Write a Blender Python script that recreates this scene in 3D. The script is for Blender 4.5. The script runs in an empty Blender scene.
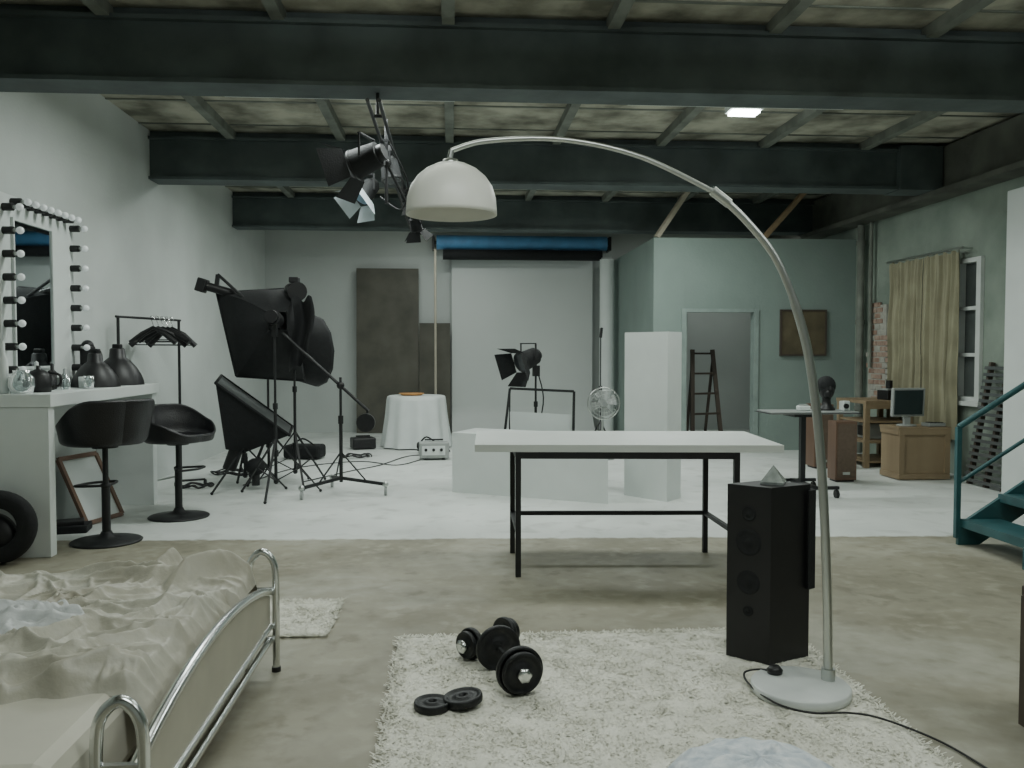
import bpy, bmesh, math, random
from mathutils import Vector, Matrix, Euler, noise
random.seed(7)
V=Vector
sc=bpy.context.scene
# ------------------------------------------------------------------ materials
MATS={}
def mat(name,col,rough=.6,metal=0.,var=.12,scale=6.,bump=0.,bscale=None,emit=None,es=0.,sheen=0.,col2=None,detail=5.,trans=0.,stretch=None,lo=.3,hi=.7):
    if name in MATS: return MATS[name]
    m=bpy.data.materials.new(name); m.use_nodes=True
    nt=m.node_tree; N=nt.nodes; L=nt.links
    b=N["Principled BSDF"]
    b.inputs["Roughness"].default_value=rough; b.inputs["Metallic"].default_value=metal
    if trans: b.inputs["Transmission Weight"].default_value=trans
    if sheen: b.inputs["Sheen Weight"].default_value=sheen
    tc=N.new("ShaderNodeTexCoord"); src=tc.outputs["Object"]
    if stretch:
        mp=N.new("ShaderNodeMapping"); mp.inputs["Scale"].default_value=stretch
        L.new(src,mp.inputs["Vector"]); src=mp.outputs["Vector"]
    n=N.new("ShaderNodeTexNoise"); n.inputs["Scale"].default_value=scale; n.inputs["Detail"].default_value=detail
    L.new(src,n.inputs["Vector"])
    r=N.new("ShaderNodeValToRGB"); r.color_ramp.elements[0].position=lo; r.color_ramp.elements[1].position=hi
    c2=col2 if col2 else tuple(min(1,c*(1+var)) for c in col)
    c1=col if col2 else tuple(c*(1-var) for c in col)
    r.color_ramp.elements[0].color=(*c1,1); r.color_ramp.elements[1].color=(*c2,1)
    L.new(n.outputs["Fac"],r.inputs["Fac"]); L.new(r.outputs["Color"],b.inputs["Base Color"])
    if bump:
        n2=N.new("ShaderNodeTexNoise"); n2.inputs["Scale"].default_value=bscale or scale*4; n2.inputs["Detail"].default_value=6
        L.new(src,n2.inputs["Vector"])
        bp=N.new("ShaderNodeBump"); bp.inputs["Strength"].default_value=bump; bp.inputs["Distance"].default_value=.02
        L.new(n2.outputs["Fac"],bp.inputs["Height"]); L.new(bp.outputs["Normal"],b.inputs["Normal"])
    if emit:
        b.inputs["Emission Color"].default_value=(*emit,1); b.inputs["Emission Strength"].default_value=es
    MATS[name]=m; return m
WHITEW=mat("white_wall_paint",(.55,.585,.57),.8,var=.07,scale=1.2,bump=.15,bscale=30)
WHITE2=mat("white_back_wall",(.50,.53,.515),.85,var=.07,scale=.9,bump=.1,bscale=30)
GREEN=mat("green_wall_paint",(.225,.285,.262),.8,var=.08,scale=1.3,bump=.15,bscale=25)
RIGHTM=mat("right_wall_paint",(.18,.225,.19),.85,scale=1.8,bump=.3,bscale=20,col2=(.30,.35,.30),detail=8.)
CEIL=mat("ceiling_concrete",(.15,.148,.115),.9,scale=2.2,bump=.4,bscale=12,col2=(.50,.49,.40),detail=10.,lo=.36,hi=.64)
RIB=mat("ceiling_rib_paint",(.17,.185,.16),.8,var=.3,scale=4,bump=.2)
BEAM=mat("beam_steel_paint",(.072,.092,.092),.65,var=.3,scale=3,bump=.15)
BEAMB=mat("girder_dark",(.10,.105,.088),.8,var=.35,scale=2.5,bump=.2)
BLACK=mat("black_fabric",(.008,.009,.010),.85,var=.3,scale=20,bump=.2)
BLKM=mat("black_metal",(.012,.013,.014),.5,0.,var=.2,scale=10)
BLKP=mat("black_plastic",(.009,.009,.010),.45,var=.2,scale=8)
LEATH=mat("black_leather",(.009,.009,.011),.36,var=.2,scale=30,bump=.25,bscale=120)
CHROME=mat("chrome",(.72,.74,.73),.22,1.,var=.05,scale=4)
STEEL=mat("brushed_steel",(.55,.57,.55),.34,1.,var=.08,scale=10,stretch=(1,1,.1))
WPAINT=mat("white_furniture_paint",(.66,.70,.685),.5,var=.04,scale=3)
WLAQ=mat("white_table_lacquer",(.70,.735,.71),.35,var=.04,scale=3)
SHADE=mat("lamp_shade_white",(.80,.80,.74),.4,var=.03,scale=5)
WMARB=mat("white_marble",(.72,.755,.74),.3,scale=5,col2=(.60,.63,.62),detail=10)
RUGM=mat("rug_wool_cream",(.63,.62,.53),.95,scale=5,col2=(.84,.83,.74),bump=.2,bscale=60,sheen=.2)
SHEET=mat("bed_sheet_cream",(.56,.54,.455),.6,var=.06,scale=3,bump=.1,bscale=15,sheen=.1)
DUVET=mat("duvet_satin_cream",(.37,.345,.275),.42,scale=2.6,col2=(.56,.545,.47),bump=.35,bscale=18,sheen=.1)
SATIN=mat("satin_white",(.58,.60,.60),.35,var=.1,scale=6,bump=.3,bscale=14,sheen=.2)
PANELC=mat("footboard_upholstery",(.44,.42,.345),.6,var=.07,scale=6)
DPANEL=mat("dark_board",(.060,.058,.046),.7,scale=2.2,col2=(.115,.11,.088),bump=.1)
WOODL=mat("light_plywood",(.20,.145,.085),.6,scale=3,col2=(.31,.235,.145),stretch=(1,1,.2))
WOODB=mat("brown_wood",(.11,.06,.038),.5,scale=4,col2=(.18,.11,.075),stretch=(1,1,.15))
WOODD=mat("dark_wood",(.045,.034,.028),.5,scale=4,col2=(.09,.07,.055),stretch=(1,1,.15))
WOODP=mat("pale_timber",(.36,.33,.26),.7,scale=4,col2=(.5,.46,.38))
CURT=mat("curtain_cloth",(.215,.20,.13),.85,scale=3,col2=(.32,.305,.205),sheen=.15)
BLUE=mat("blue_paper",(.10,.27,.50),.6,var=.15,scale=5)
PAPER=mat("white_backdrop_paper",(.57,.60,.585),.75,var=.03,scale=1)
TEAL=mat("teal_steel_paint",(.03,.105,.115),.45,var=.2,scale=6)
GLASSD=mat("window_glass_dark",(.14,.16,.155),.15,var=.3,scale=2)
WFRAME=mat("white_window_paint",(.58,.61,.59),.5,var=.06,scale=5)
SCREEN=mat("monitor_screen",(.03,.045,.045),.2,var=.1,scale=2)
GREYP=mat("grey_plastic",(.33,.35,.34),.4,var=.08,scale=6)
BRICK=mat("brick_clay",(.26,.15,.11),.9,scale=9,col2=(.42,.33,.27),bump=.4)
MORTAR=mat("mortar",(.38,.37,.33),.95,var=.15,scale=15)
BULB=mat("bulb_glass_white",(.8,.83,.83),.2,var=.02,scale=3,emit=(.9,1,1),es=.15)
MIRROR=mat("mirror_glass",(.6,.65,.66),.03,1.,var=.01,scale=1)
GEL=mat("blue_gel",(.32,.47,.62),.35,var=.15,scale=8)
ORANGE=mat("orange_straw",(.55,.28,.10),.7,var=.2,scale=15)
CLOTH=mat("white_tablecloth",(.66,.70,.69),.7,var=.04,scale=4)
CAST=mat("cast_iron",(.010,.011,.012),.45,.2,var=.3,scale=30,bump=.15)
CRYST=mat("silver_glass",(.42,.46,.45),.22,.7,var=.3,scale=30)
BLUEC=mat("quilted_blue_white",(.40,.46,.52),.7,scale=26,col2=(.74,.77,.78),bump=.5,bscale=30)
LIT=mat("tube_light",(1,1,1),.4,emit=(.9,1,.97),es=22)
LITD=mat("diffuser_white",(.6,.64,.63),.5,var=.03,scale=4)
LENSD=mat("lens_dark",(.05,.055,.06),.15,.3,var=.2,scale=10)
FLAP=mat("reflector_grey",(.10,.11,.11),.4,.2,var=.15,scale=6)
GLAS=mat("clear_glass",(.7,.78,.78),.06,var=.02,scale=3,trans=.85)
INNER=mat("inner_room_paint",(.36,.41,.39),.8,var=.1,scale=1.4)
def floor_mat():
    m=bpy.data.materials.new("floor_concrete"); m.use_nodes=True; nt=m.node_tree;N=nt.nodes;L=nt.links;b=N["Principled BSDF"]
    tc=N.new("ShaderNodeTexCoord"); O=tc.outputs["Object"]
    def noi(s,d=6,dist=0):
        n=N.new("ShaderNodeTexNoise");n.inputs["Scale"].default_value=s;n.inputs["Detail"].default_value=d;n.inputs["Distortion"].default_value=dist;L.new(O,n.inputs["Vector"]);return n.outputs["Fac"]
    def ramp(f,a,b_,ca,cb):
        r=N.new("ShaderNodeValToRGB");e=r.color_ramp.elements;e[0].position=a;e[1].position=b_;e[0].color=(*ca,1);e[1].color=(*cb,1);L.new(f,r.inputs["Fac"]);return r.outputs["Color"]
    def mth(op,a,b_=None,clamp=False):
        n=N.new("ShaderNodeMath");n.operation=op;n.use_clamp=clamp
        for i,x in enumerate([a,b_]):
            if x is None: continue
            if isinstance(x,(int,float)): n.inputs[i].default_value=x
            else: L.new(x,n.inputs[i])
        return n.outputs[0]
    def mix(f,a,b_):
        n=N.new("ShaderNodeMix");n.data_type='RGBA';L.new(f,n.inputs[0]);L.new(a,n.inputs[6]);L.new(b_,n.inputs[7]);return n.outputs[2]
    brown=ramp(noi(1.3,9,.5),.36,.64,(.225,.208,.152),(.34,.322,.252))
    fine=ramp(noi(11,9),.44,.60,(0,0,0),(1,1,1))
    spots=ramp(noi(4,8),.38,.6,(.17,.155,.11),(.38,.362,.29))
    brown=mix(mth('MULTIPLY',fine,.6),brown,spots)
    sx=N.new("ShaderNodeSeparateXYZ");L.new(O,sx.inputs[0])
    pale=ramp(noi(.8,8,.6),.52,.62,(0,0,0),(1,1,1))
    palec=ramp(noi(8,8),.35,.65,(.34,.335,.27),(.47,.46,.40))
    brown=mix(mth('MULTIPLY',pale,.55),brown,palec)
    white=ramp(noi(1.3,6),.3,.7,(.57,.60,.575),(.71,.74,.715))
    dirt=ramp(noi(4,9,.4),.54,.70,(0,0,0),(1,1,1))
    wd=ramp(noi(7,5),.3,.7,(.36,.38,.35),(.50,.52,.49))
    white=mix(mth('MULTIPLY',dirt,.6),white,wd)
    line=mth('ADD',sx.outputs["Y"],mth('MULTIPLY',sx.outputs["X"],.045))
    line=mth('ADD',line,mth('MULTIPLY',mth('SUBTRACT',noi(9,4),.5),.12))
    mask=mth('MULTIPLY',mth('SUBTRACT',line,6.36),25,True)
    col=mix(mask,brown,white)
    L.new(col,b.inputs["Base Color"])
    rr=N.new("ShaderNodeMapRange");L.new(noi(3,5),rr.inputs[0]);rr.inputs[3].default_value=.4;rr.inputs[4].default_value=.75;L.new(rr.outputs[0],b.inputs["Roughness"])
    bp=N.new("ShaderNodeBump");bp.inputs["Strength"].default_value=.12;bp.inputs["Distance"].default_value=.01;L.new(noi(25,6),bp.inputs["Height"]);L.new(bp.outputs[0],b.inputs["Normal"])
    return m
FLOORM=floor_mat()
# ------------------------------------------------------------------ builder
rj=random.Random(3)
class B:
    def __init__(s): s.v=[];s.f=[];s.m=[];s.sm=[];s.mats=[]
    def mi(s,m):
        if m not in s.mats: s.mats.append(m)
        return s.mats.index(m)
    def add(s,vs,fs,m,smooth=False):
        o=len(s.v); s.v+= [tuple(v) for v in vs]; k=s.mi(m)
        for f in fs: s.f.append([i+o for i in f]); s.m.append(k); s.sm.append(smooth)
    def addbm(s,bm,m,smooth=False):
        bm.verts.index_update()
        s.add([v.co.copy() for v in bm.verts],[[v.index for v in f.verts] for f in bm.faces],m,smooth); bm.free()
    def box(s,c,size,m,rot=None,bev=0.):
        bm=bmesh.new(); bmesh.ops.create_cube(bm,size=1)
        size=[a-rj.uniform(.0002,.0016) for a in size]   # tiny size differences so joined parts never share a plane
        for v in bm.verts: v.co=V((v.co.x*size[0],v.co.y*size[1],v.co.z*size[2]))
        if bev: bmesh.ops.bevel(bm,geom=list(bm.edges),offset=bev,segments=2,affect='EDGES',profile=.5)
        M=Matrix.Translation(V(c))
        if rot is not None: M=M@Euler(rot).to_matrix().to_4x4()
        bmesh.ops.transform(bm,matrix=M,verts=bm.verts)
        s.addbm(bm,m)
    def bb(s,x0,x1,y0,y1,z0,z1,m,bev=0.): s.box(((x0+x1)/2,(y0+y1)/2,(z0+z1)/2),(x1-x0,y1-y0,z1-z0),m,None,bev)
    def prism(s,base,h,m,vec=None):
        n=len(base); b=[V((*p,0)) if len(p)==2 else V(p) for p in base]; up=V(vec) if vec else V((0,0,h))
        vs=b+[p+up for p in b]
        fs=[list(range(n))[::-1],list(range(n,2*n))]+[[i,(i+1)%n,(i+1)%n+n,i+n] for i in range(n)]
        s.add(vs,fs,m)
    def bar(s,p,q,w,h,m,up=(0,0,1)):
        p=V(p);q=V(q);d=(q-p).normalized();u=V(up)
        w-=rj.uniform(0,.0008);h-=rj.uniform(0,.0008)
        if abs(d.dot(u))>.98: u=V((0,1,0))
        a=d.cross(u).normalized();c=a.cross(d).normalized()
        vs=[]
        for o in (p,q):
            for i,j in ((-1,-1),(1,-1),(1,1),(-1,1)): vs.append(o+a*(w/2*i)+c*(h/2*j))
        s.add(vs,[[3,2,1,0],[4,5,6,7],[0,1,5,4],[1,2,6,5],[2,3,7,6],[3,0,4,7]],m)
    def frame(s,d):
        u=V((0,0,1)) if abs(d.z)<.95 else V((1,0,0))
        a=d.cross(u).normalized(); return a,a.cross(d).normalized()
    def cyl(s,p,q,r,m,r2=None,n=16,caps=True):
        p=V(p);q=V(q);r2=r if r2 is None else r2
        a,c=s.frame((q-p).normalized()); vs=[]
        for o,R in ((p,r),(q,r2)):
            for i in range(n):
                t=2*math.pi*i/n; vs.append(o+a*(R*math.cos(t))+c*(R*math.sin(t)))
        s.add(vs,[[i,(i+1)%n,(i+1)%n+n,i+n] for i in range(n)],m,True)
        if caps: s.add(vs,[list(range(n))[::-1],list(range(n,2*n))],m)
    def tube(s,pts,r,m,n=8,closed=False,smoothn=0):
        pts=[V(p) for p in pts]
        if smoothn: pts=spline(pts,smoothn,closed)
        rs=r if isinstance(r,list) else [r]*len(pts)
        if len(rs)!=len(pts): rs=[rs[min(len(rs)-1,int(i*len(rs)/len(pts)))] for i in range(len(pts))]
        vs=[];k=len(pts);A=None
        for i,p in enumerate(pts):
            if closed: d=(pts[(i+1)%k]-pts[i-1])
            else: d=pts[min(i+1,k-1)]-pts[max(i-1,0)]
            d.normalize()
            if A is None: A,_=s.frame(d)
            A=(A-d*A.dot(d)).normalized(); C=d.cross(A)
            for j in range(n):
                t=2*math.pi*j/n; vs.append(p+A*(rs[i]*math.cos(t))+C*(rs[i]*math.sin(t)))
        fs=[]
        for i in range(k if closed else k-1):
            i2=(i+1)%k
            for j in range(n): fs.append([i*n+j,i*n+(j+1)%n,i2*n+(j+1)%n,i2*n+j])
        s.add(vs,fs,m,True)
        if not closed: s.add(vs,[list(range(n))[::-1],list(range((k-1)*n,k*n))],m)
    def lathe(s,prof,c,m,n=28,axis=(0,0,1),wav=None):
        c=V(c);d=V(axis).normalized();a,e=s.frame(d);vs=[];k=len(prof)
        for i,(r,z) in enumerate(prof):
            for j in range(n):
                t=2*math.pi*j/n; R=r*(wav(t,i/(k-1)) if wav else 1); vs.append(c+d*z+a*(R*math.cos(t))+e*(R*math.sin(t)))
        fs=[[i*n+j,i*n+(j+1)%n,(i+1)*n+(j+1)%n,(i+1)*n+j] for i in range(k-1) for j in range(n)]
        s.add(vs,fs,m,True)
    def sphere(s,c,r,m,sc_=(1,1,1),seg=16):
        bm=bmesh.new();bmesh.ops.create_uvsphere(bm,u_segments=seg,v_segments=max(6,seg//2),radius=r)
        for v in bm.verts: v.co=V((v.co.x*sc_[0],v.co.y*sc_[1],v.co.z*sc_[2]))+V(c)
        s.addbm(bm,m,True)
    def quad(s,pts,m): s.add(pts,[list(range(len(pts)))],m)
    def grid(s,fn,nu,nv,m,smooth=True,skip=None):
        vs=[fn(i/nu,j/nv) for i in range(nu+1) for j in range(nv+1)]
        fs=[]
        for i in range(nu):
            for j in range(nv):
                if skip and skip((i+.5)/nu,(j+.5)/nv): continue
                fs.append([i*(nv+1)+j,(i+1)*(nv+1)+j,(i+1)*(nv+1)+j+1,i*(nv+1)+j+1])
        s.add(vs,fs,m,smooth)
    def done(s,name,origin=True,clean=True):
        me=bpy.data.meshes.new(name)
        o=V((0,0,0))
        if origin:
            xs=[v[0] for v in s.v];ys=[v[1] for v in s.v];zs=[v[2] for v in s.v]
            o=V(((min(xs)+max(xs))/2,(min(ys)+max(ys))/2,min(zs)))
        me.from_pydata([tuple(V(v)-o) for v in s.v],[],s.f)
        for m in s.mats: me.materials.append(m)
        me.polygons.foreach_set("material_index",s.m); me.polygons.foreach_set("use_smooth",s.sm)
        me.update()
        if clean:
            bm=bmesh.new();bm.from_mesh(me);bmesh.ops.recalc_face_normals(bm,faces=bm.faces);bm.to_mesh(me);bm.free()
        ob=bpy.data.objects.new(name,me);ob.location=o;bpy.context.collection.objects.link(ob);return ob
def spline(P,n,closed=False):
    out=[];k=len(P)
    rng=range(k) if closed else range(k-1)
    for i in rng:
        g=(lambda j:P[j%k]) if closed else (lambda j:P[max(0,min(k-1,j))])
        p0,p1,p2,p3=g(i-1),g(i),g(i+1),g(i+2)
        for a in range(n):
            t=a/n; out.append(.5*((2*p1)+(p2-p0)*t+(2*p0-5*p1+4*p2-p3)*t*t+(3*p1-p0-3*p2+p3)*t**3))
    if not closed: out.append(P[-1])
    return out
XL,XR,YB,YF,ZC=-3.25,5.8,15.2,-1.5,3.80
# ------------------------------------------------------------------ room
b=B(); b.quad([(XL-.2,YF,0),(XR+.2,YF,0),(XR+.2,YB+.2,0),(XL-.2,YB+.2,0)],FLOORM); b.done("floor",False)
b=B(); b.bb(XL-.2,XL,YF,YB,0,ZC,WHITEW); b.done("wall_left")
b=B(); b.bb(XL-.2,XR+.2,YB,YB+.2,0,ZC,WHITE2); b.done("wall_back")
b=B(); b.bb(XL-.2,XR+.2,YF-.2,YF,0,ZC,WHITE2); b.done("wall_front")
b=B(); wy0,wy1,wz0,wz1=8.93,10.6,.86,2.46
b.bb(XR,XR+.2,YF,wy0,0,3.2,RIGHTM); b.bb(XR,XR+.2,wy1,YB,0,3.2,RIGHTM)
b.bb(XR,XR+.2,wy0,wy1,0,wz0,RIGHTM); b.bb(XR,XR+.2,wy0,wy1,wz1,3.2,RIGHTM)
b.bb(XR,XR+.2,YF,YB,3.2,ZC,BEAMB); b.done("wall_right")
b=B(); px0,px1=2.85,5.8;dx0,dx1,dz=3.3,4.32,1.98
b.bb(px0,dx0,11.9,12.0,0,3.03,GREEN);b.bb(dx1,px1,11.9,12.0,0,3.03,GREEN);b.bb(dx0,dx1,11.9,12.0,dz,3.03,GREEN); b.done("wall_partition")
b=B(); b.bb(px0,px0+.1,12.0,YB,0,3.03,GREEN); b.done("wall_partition_side")
b=B(); b.bb(XL-.2,XR+.2,YF,YB,ZC,ZC+.15,CEIL); b.done("ceiling")
b=B()
for k in range(-2,6):
    x=k*1.18-.02
    b.bb(x-.045,x+.045,YF,YB,ZC-.09,ZC+.0,RIB)
for y in [.7+.85*i for i in range(17)]:
    b.bb(XL,XR,y-.012,y+.012,ZC-.012,ZC,RIB)
b.done("trim_1")
for y in (-.6,2.85,6.25,9.62,13.1):
    b=B(); xr=XR if y<9 else (5.55 if y<10 else XR)
    b.bb(XL,xr,y-.16,y+.16,3.27,3.30,BEAM); b.bb(XL,xr,y-.16,y+.16,3.70,3.73,BEAM); b.bb(XL,xr,y-.11,y+.11,3.30,3.70,BEAM); b.bb(XL,xr,y-.09,y+.09,3.73,ZC-.005,BEAM)
    if 9<y<10: b.bb(5.1,5.6,y-.2,y+.18,3.26,3.76,BEAM)
    b.done("steel_beam")
b=B(); b.bb(5.5,XR,YF,YB,3.2,3.26,BEAMB); b.bb(5.62,5.68,YF,YB,3.26,3.76,BEAMB); b.done("steel_beam")
b=B(); F2=mat("door_frame_teal",(.25,.31,.29),.5)
b.bb(dx0-.05,dx0+.02,11.87,12.02,0,dz+.05,F2);b.bb(dx1-.02,dx1+.05,11.87,12.02,0,dz+.05,F2);b.bb(dx0+.02,dx1-.02,11.875,12.015,dz,dz+.05,F2)
b.done("trim_2")
b=B(); b.bb(3.35,3.39,12.08,12.95,0.01,1.97,INNER); b.cyl((3.39,12.85,1),(3.45,12.85,1),.012,CHROME); b.cyl((3.45,12.86,1),(3.45,12.74,1),.01,CHROME); b.done("door_1")
b=B(); t=.05
x0,x1=XR-.04,XR+.06
b.bb(x0,x1,wy0,wy0+t+.03,wz0,wz1,WFRAME);b.bb(x0,x1,wy1-t,wy1,wz0,wz1,WFRAME);b.bb(x0+.004,x1,wy0+t+.03,wy1-t,wz0,wz0+t,WFRAME);b.bb(x0+.004,x1,wy0+t+.03,wy1-t,wz1-t,wz1,WFRAME)
b.bb(x0+.003,x1,(wy0+wy1)/2-.04,(wy0+wy1)/2+.04,wz0+t,wz1-t,WFRAME)
for z in (1.38,1.9): b.bb(x0+.01,x1-.01,wy0+.08,wy1-t,z-.02,z+.02,WFRAME)
for y in (9.35,10.2): b.bb(x0+.013,x1-.013,y-.015,y+.015,wz0+t,wz1-t,WFRAME)
b.bb(x0-.04,x1,wy0-.05,wy1+.05,wz0-.05,wz0,WFRAME)
b.bb(XR+.05,XR+.07,wy0,wy1,wz0,wz1,GLASSD); b.done("window_1")
b=B()
def cur(y0,y1,z0,ph):
    def fn(u,v):
        y=y0+(y1-y0)*u; z=2.56+(z0-2.56)*v
        a=.022+.022*v
        return V((5.655+a*math.sin(u*34+ph+1.2*math.sin(v*3))+.008*math.sin(u*90)+.02*noise.noise(V((y*2,z*2,0))),y+.03*v*math.sin(u*17),z+.015*math.sin(u*20+ph)*v-.03*abs(math.sin(u*30))*(1-v)))
    b.grid(fn,120,24,CURT)
cur(9.2,9.9,.40,0);cur(9.92,10.66,.30,2)
b.cyl((5.66,9.1,2.57),(5.66,10.75,2.57),.014,STEEL); b.bar((5.66,9.15,2.57),(5.79,9.15,2.57),.02,.02,STEEL); b.bar((5.66,10.7,2.57),(5.79,10.7,2.57),.02,.02,STEEL)
b.done("curtain",clean=False)
b=B(); b.bb(5.41,5.79,7.2,8.0,0,2.98,WPAINT,.01); b.done("pillar")
b=B(); b.cyl((5.7,11.55,0),(5.7,11.55,3.18),.05,RIB);b.cyl((5.72,11.3,1.2),(5.72,11.3,3.18),.025,RIB)
for z in (.6,1.8,2.9): b.cyl((5.7,11.55,z),(5.7,11.55,z+.06),.065,RIB)
b.done("drain_pipe")
b=B()
for r in range(18):
    z=.78+r*.075
    for k in range(6):
        y=10.82+k*.15+(r%2)*.07
        w=.5+.5*math.sin(r*.6)
        if y>11.45-.1*w or (r>11 and k<2) or (r<3 and k>3): continue
        b.box((5.775,y,z),(.02+random.random()*.02,.135,.06),BRICK if random.random()>.35 else MORTAR,None,.004)
b.bb(5.77,5.797,10.96,11.44,.74,2.05,MORTAR)
b.done("brick_patch")
b=B(); b.bb(4.70,5.34,11.86,11.89,1.38,2.0,mat("cork_board",(.10,.085,.05),.8,var=.35,scale=4))
for a in ((4.68,5.36,1.36,1.385),(4.68,5.36,1.995,2.02)): b.bb(a[0],a[1],11.85,11.895,a[2],a[3],WOODD)
for a in ((4.68,4.705),(5.335,5.36)): b.bb(a[0],a[1],11.853,11.893,1.386,1.994,WOODD)
b.done("picture_frame")
b=B(); b.bar((2.9,11.95,3.04),(3.42,12.1,3.78),.08,.06,WOODP); b.done("timber_brace")
b=B(); b.bar((4.45,11.95,3.04),(5.15,12.1,3.78),.08,.06,mat("tan_timber",(.36,.26,.16),.7,var=.2)); b.done("timber_brace")
# backdrop
b=B()
b.cyl((-.26,14.9,3.32),(2.72,14.9,3.32),.125,BLUE,n=24);b.cyl((-.34,14.9,3.32),(2.8,14.9,3.32),.03,BLKM)
b.cyl((-.15,14.8,3.10),(2.62,14.8,3.10),.09,BLACK,n=20)
for x in (-.32,2.78): b.bb(x-.02,x+.02,14.85,15.19,3.2,3.44,BLKM)
def pf(u,v):
    x=-.0+2.5*u
    if v<.8: return V((x,15.05,3.1-(3.1-.35)*v/.8))
    t=(v-.8)/.2*math.pi/2; return V((x,15.05-.35*(1-math.cos(t))-.3*(v-.8)/.2,.355-.35*math.sin(t)))
b.grid(pf,2,30,PAPER); b.done("paper_backdrop",clean=False)
b=B(); b.cyl((2.66,14.5,0),(2.66,14.5,3.0),.125,WPAINT,n=28);b.cyl((2.66,14.5,3.0),(2.66,14.5,3.03),.1,GREYP); b.done("paper_roll")
b=B(); b.cyl((-.28,14.6,0),(-.28,14.6,3.17),.022,WOODP,n=10);b.cyl((-.28,14.6,0),(-.28,14.6,.04),.05,BLKM); b.done("wooden_pole")
b=B(); b.box((-1.12,15.0,1.44),(1.08,.04,2.88),DPANEL,(-.05,0,0)); b.done("flat_board")
b=B(); b.box((-.3,14.95,.965),(.54,.04,1.92),DPANEL,(-.06,0,0)); b.done("flat_board")
b=B()
wv=lambda t,v: 1+.09*max(0,v-.3)*math.sin(11*t)+.04*max(0,v-.3)*math.sin(5*t+1)
b.lathe([(.001,.77),(.2,.77),(.40,.768),(.43,.755),(.44,.70),(.455,.5),(.48,.3),(.50,.12),(.52,.02)],(-.53,12.75,0),CLOTH,96,wav=wv)
b.cyl((-.53,12.75,0),(-.53,12.75,.74),.04,BLKM)
b.done("round_table",clean=False)
b=B(); b.lathe([(.001,.0),(.15,.0),(.19,.025),(.185,.03),(.12,.012),(.001,.012)],(-.6,12.7,.775),ORANGE); b.done("straw_bowl")
b=B(); b.box((-.24,11.2,.13),(.38,.25,.2),GREYP,(0,0,.1),.01); b.box((-.24,11.07,.13),(.3,.01,.12),WPAINT,(0,0,.1))
for dx in (-.1,0,.1): b.cyl((-.24+dx,11.08,.14),(-.24+dx,11.04,.14),.02,BLKP)
b.bar((-.36,11.2,.26),(-.12,11.22,.26),.02,.02,BLKP)
for dx in (-.12,.12):b.cyl((-.24+dx,11.2,0),(-.24+dx,11.2,.04),.02,BLKP)
b.done("power_pack")
for (cx,cy,r,nm) in ((-.25,12.0,.25,"a"),(-2.5,10.0,.25,"b"),(-2.65,9.0,.16,"c"),(-1.3,11.5,.2,'d')):
    b=B(); pts=[]
    for i in range(44):
        t=i*.42; rr=r*(.5+.5*noise.noise(V((i*.3,cx,cy)))+.3)
        pts.append((cx+rr*math.cos(t)*1.1,cy+rr*math.sin(t)*.8,.012+.012*(i%3)))
    b.tube(pts,.009,BLKP,6,smoothn=3); b.done("cable_coil")
b=B(); pts=[(-1.6,9.3,.008),(-1.2,10.1,.008),(-.9,10.6,.008),(-.6,11.5,.008),(-.3,11.6,.008)]
b.tube(pts,.006,BLKP,6,smoothn=8); pts=[(-2.2,9.1,.007),(-1.9,10.4,.007),(-1.2,11.0,.007),(-.7,10.6,.007),(-.42,11.1,.007)]; b.tube(pts,.006,BLKP,6,smoothn=8)
b.done("floor_cable")
b=B(); b.box((-.3,11.75,.12),(.36,.2,.12),BLACK,(0,0,.3),.04); b.tube([(-.45,11.7,.15),(-.35,11.67,.25),(-.2,11.7,.15)],.012,BLACK,6,smoothn=5); b.done("camera_bag")
b=B(); b.box((-1.95,11.4,.1),(.5,.3,.18),BLACK,(0,0,-.2),.04);b.tube([(-2.1,11.3,.18),(-1.95,11.25,.28),(-1.8,11.3,.18)],.012,BLACK,6,smoothn=5); b.done("camera_bag")
b=B(); b.box((-1.3,12.5,.09),(.34,.26,.16),BLKP,(0,0,.3),.02); b.bar((-1.4,12.48,.19),(-1.2,12.52,.19),.02,.02,BLKP); b.done("equipment_case")
b=B(); b.prism([(0,8.54),(1.44,7.76),(1.53,8.3),(.25,9.05)],.6,WPAINT); b.done("low_plinth")
b=B(); b.prism([(1.69,8.24),(2.01,7.82),(2.2,8.03),(1.88,8.45)],1.6,WPAINT); b.done("tall_plinth")
# ------------------------------------------------------------------ studio gear
def tripod(b,x,y,zt,r=.42,hz=.38,ang=0,m=BLKM,col=.012):
    b.cyl((x,y,.12),(x,y,zt*.55),col*1.3,m,n=10); b.cyl((x,y,zt*.55),(x,y,zt),col,m,n=10)
    b.cyl((x,y,hz-.03),(x,y,hz+.03),.028,m,n=10); b.cyl((x,y,.13),(x,y,.17),.024,m,n=10); b.cyl((x,y,zt*.55-.03),(x,y,zt*.55+.03),.024,m,n=10)
    for i in range(3):
        t=ang+i*2*math.pi/3; e=V((x+r*math.cos(t),y+r*math.sin(t),.016))
        b.bar((x,y,hz+.15),e,.022,.012,m); mid=V((x,y,hz+.15)).lerp(e,.55); b.bar((x,y,.15),mid,.018,.008,m)
        b.sphere(e,.016,m,seg=8)
b=B()
q=[V((-2.42,9.0,2.02)),V((-2.22,8.95,1.16)),V((-1.60,9.35,1.10)),V((-1.74,9.4,2.10))]
ap=V((-1.74,8.62,1.72)); h=.09
r_=[ap+V((-h,0,h)),ap+V((-h*.8,0,-h)),ap+V((h,.05,-h)),ap+V((h,.05,h))]
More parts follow.
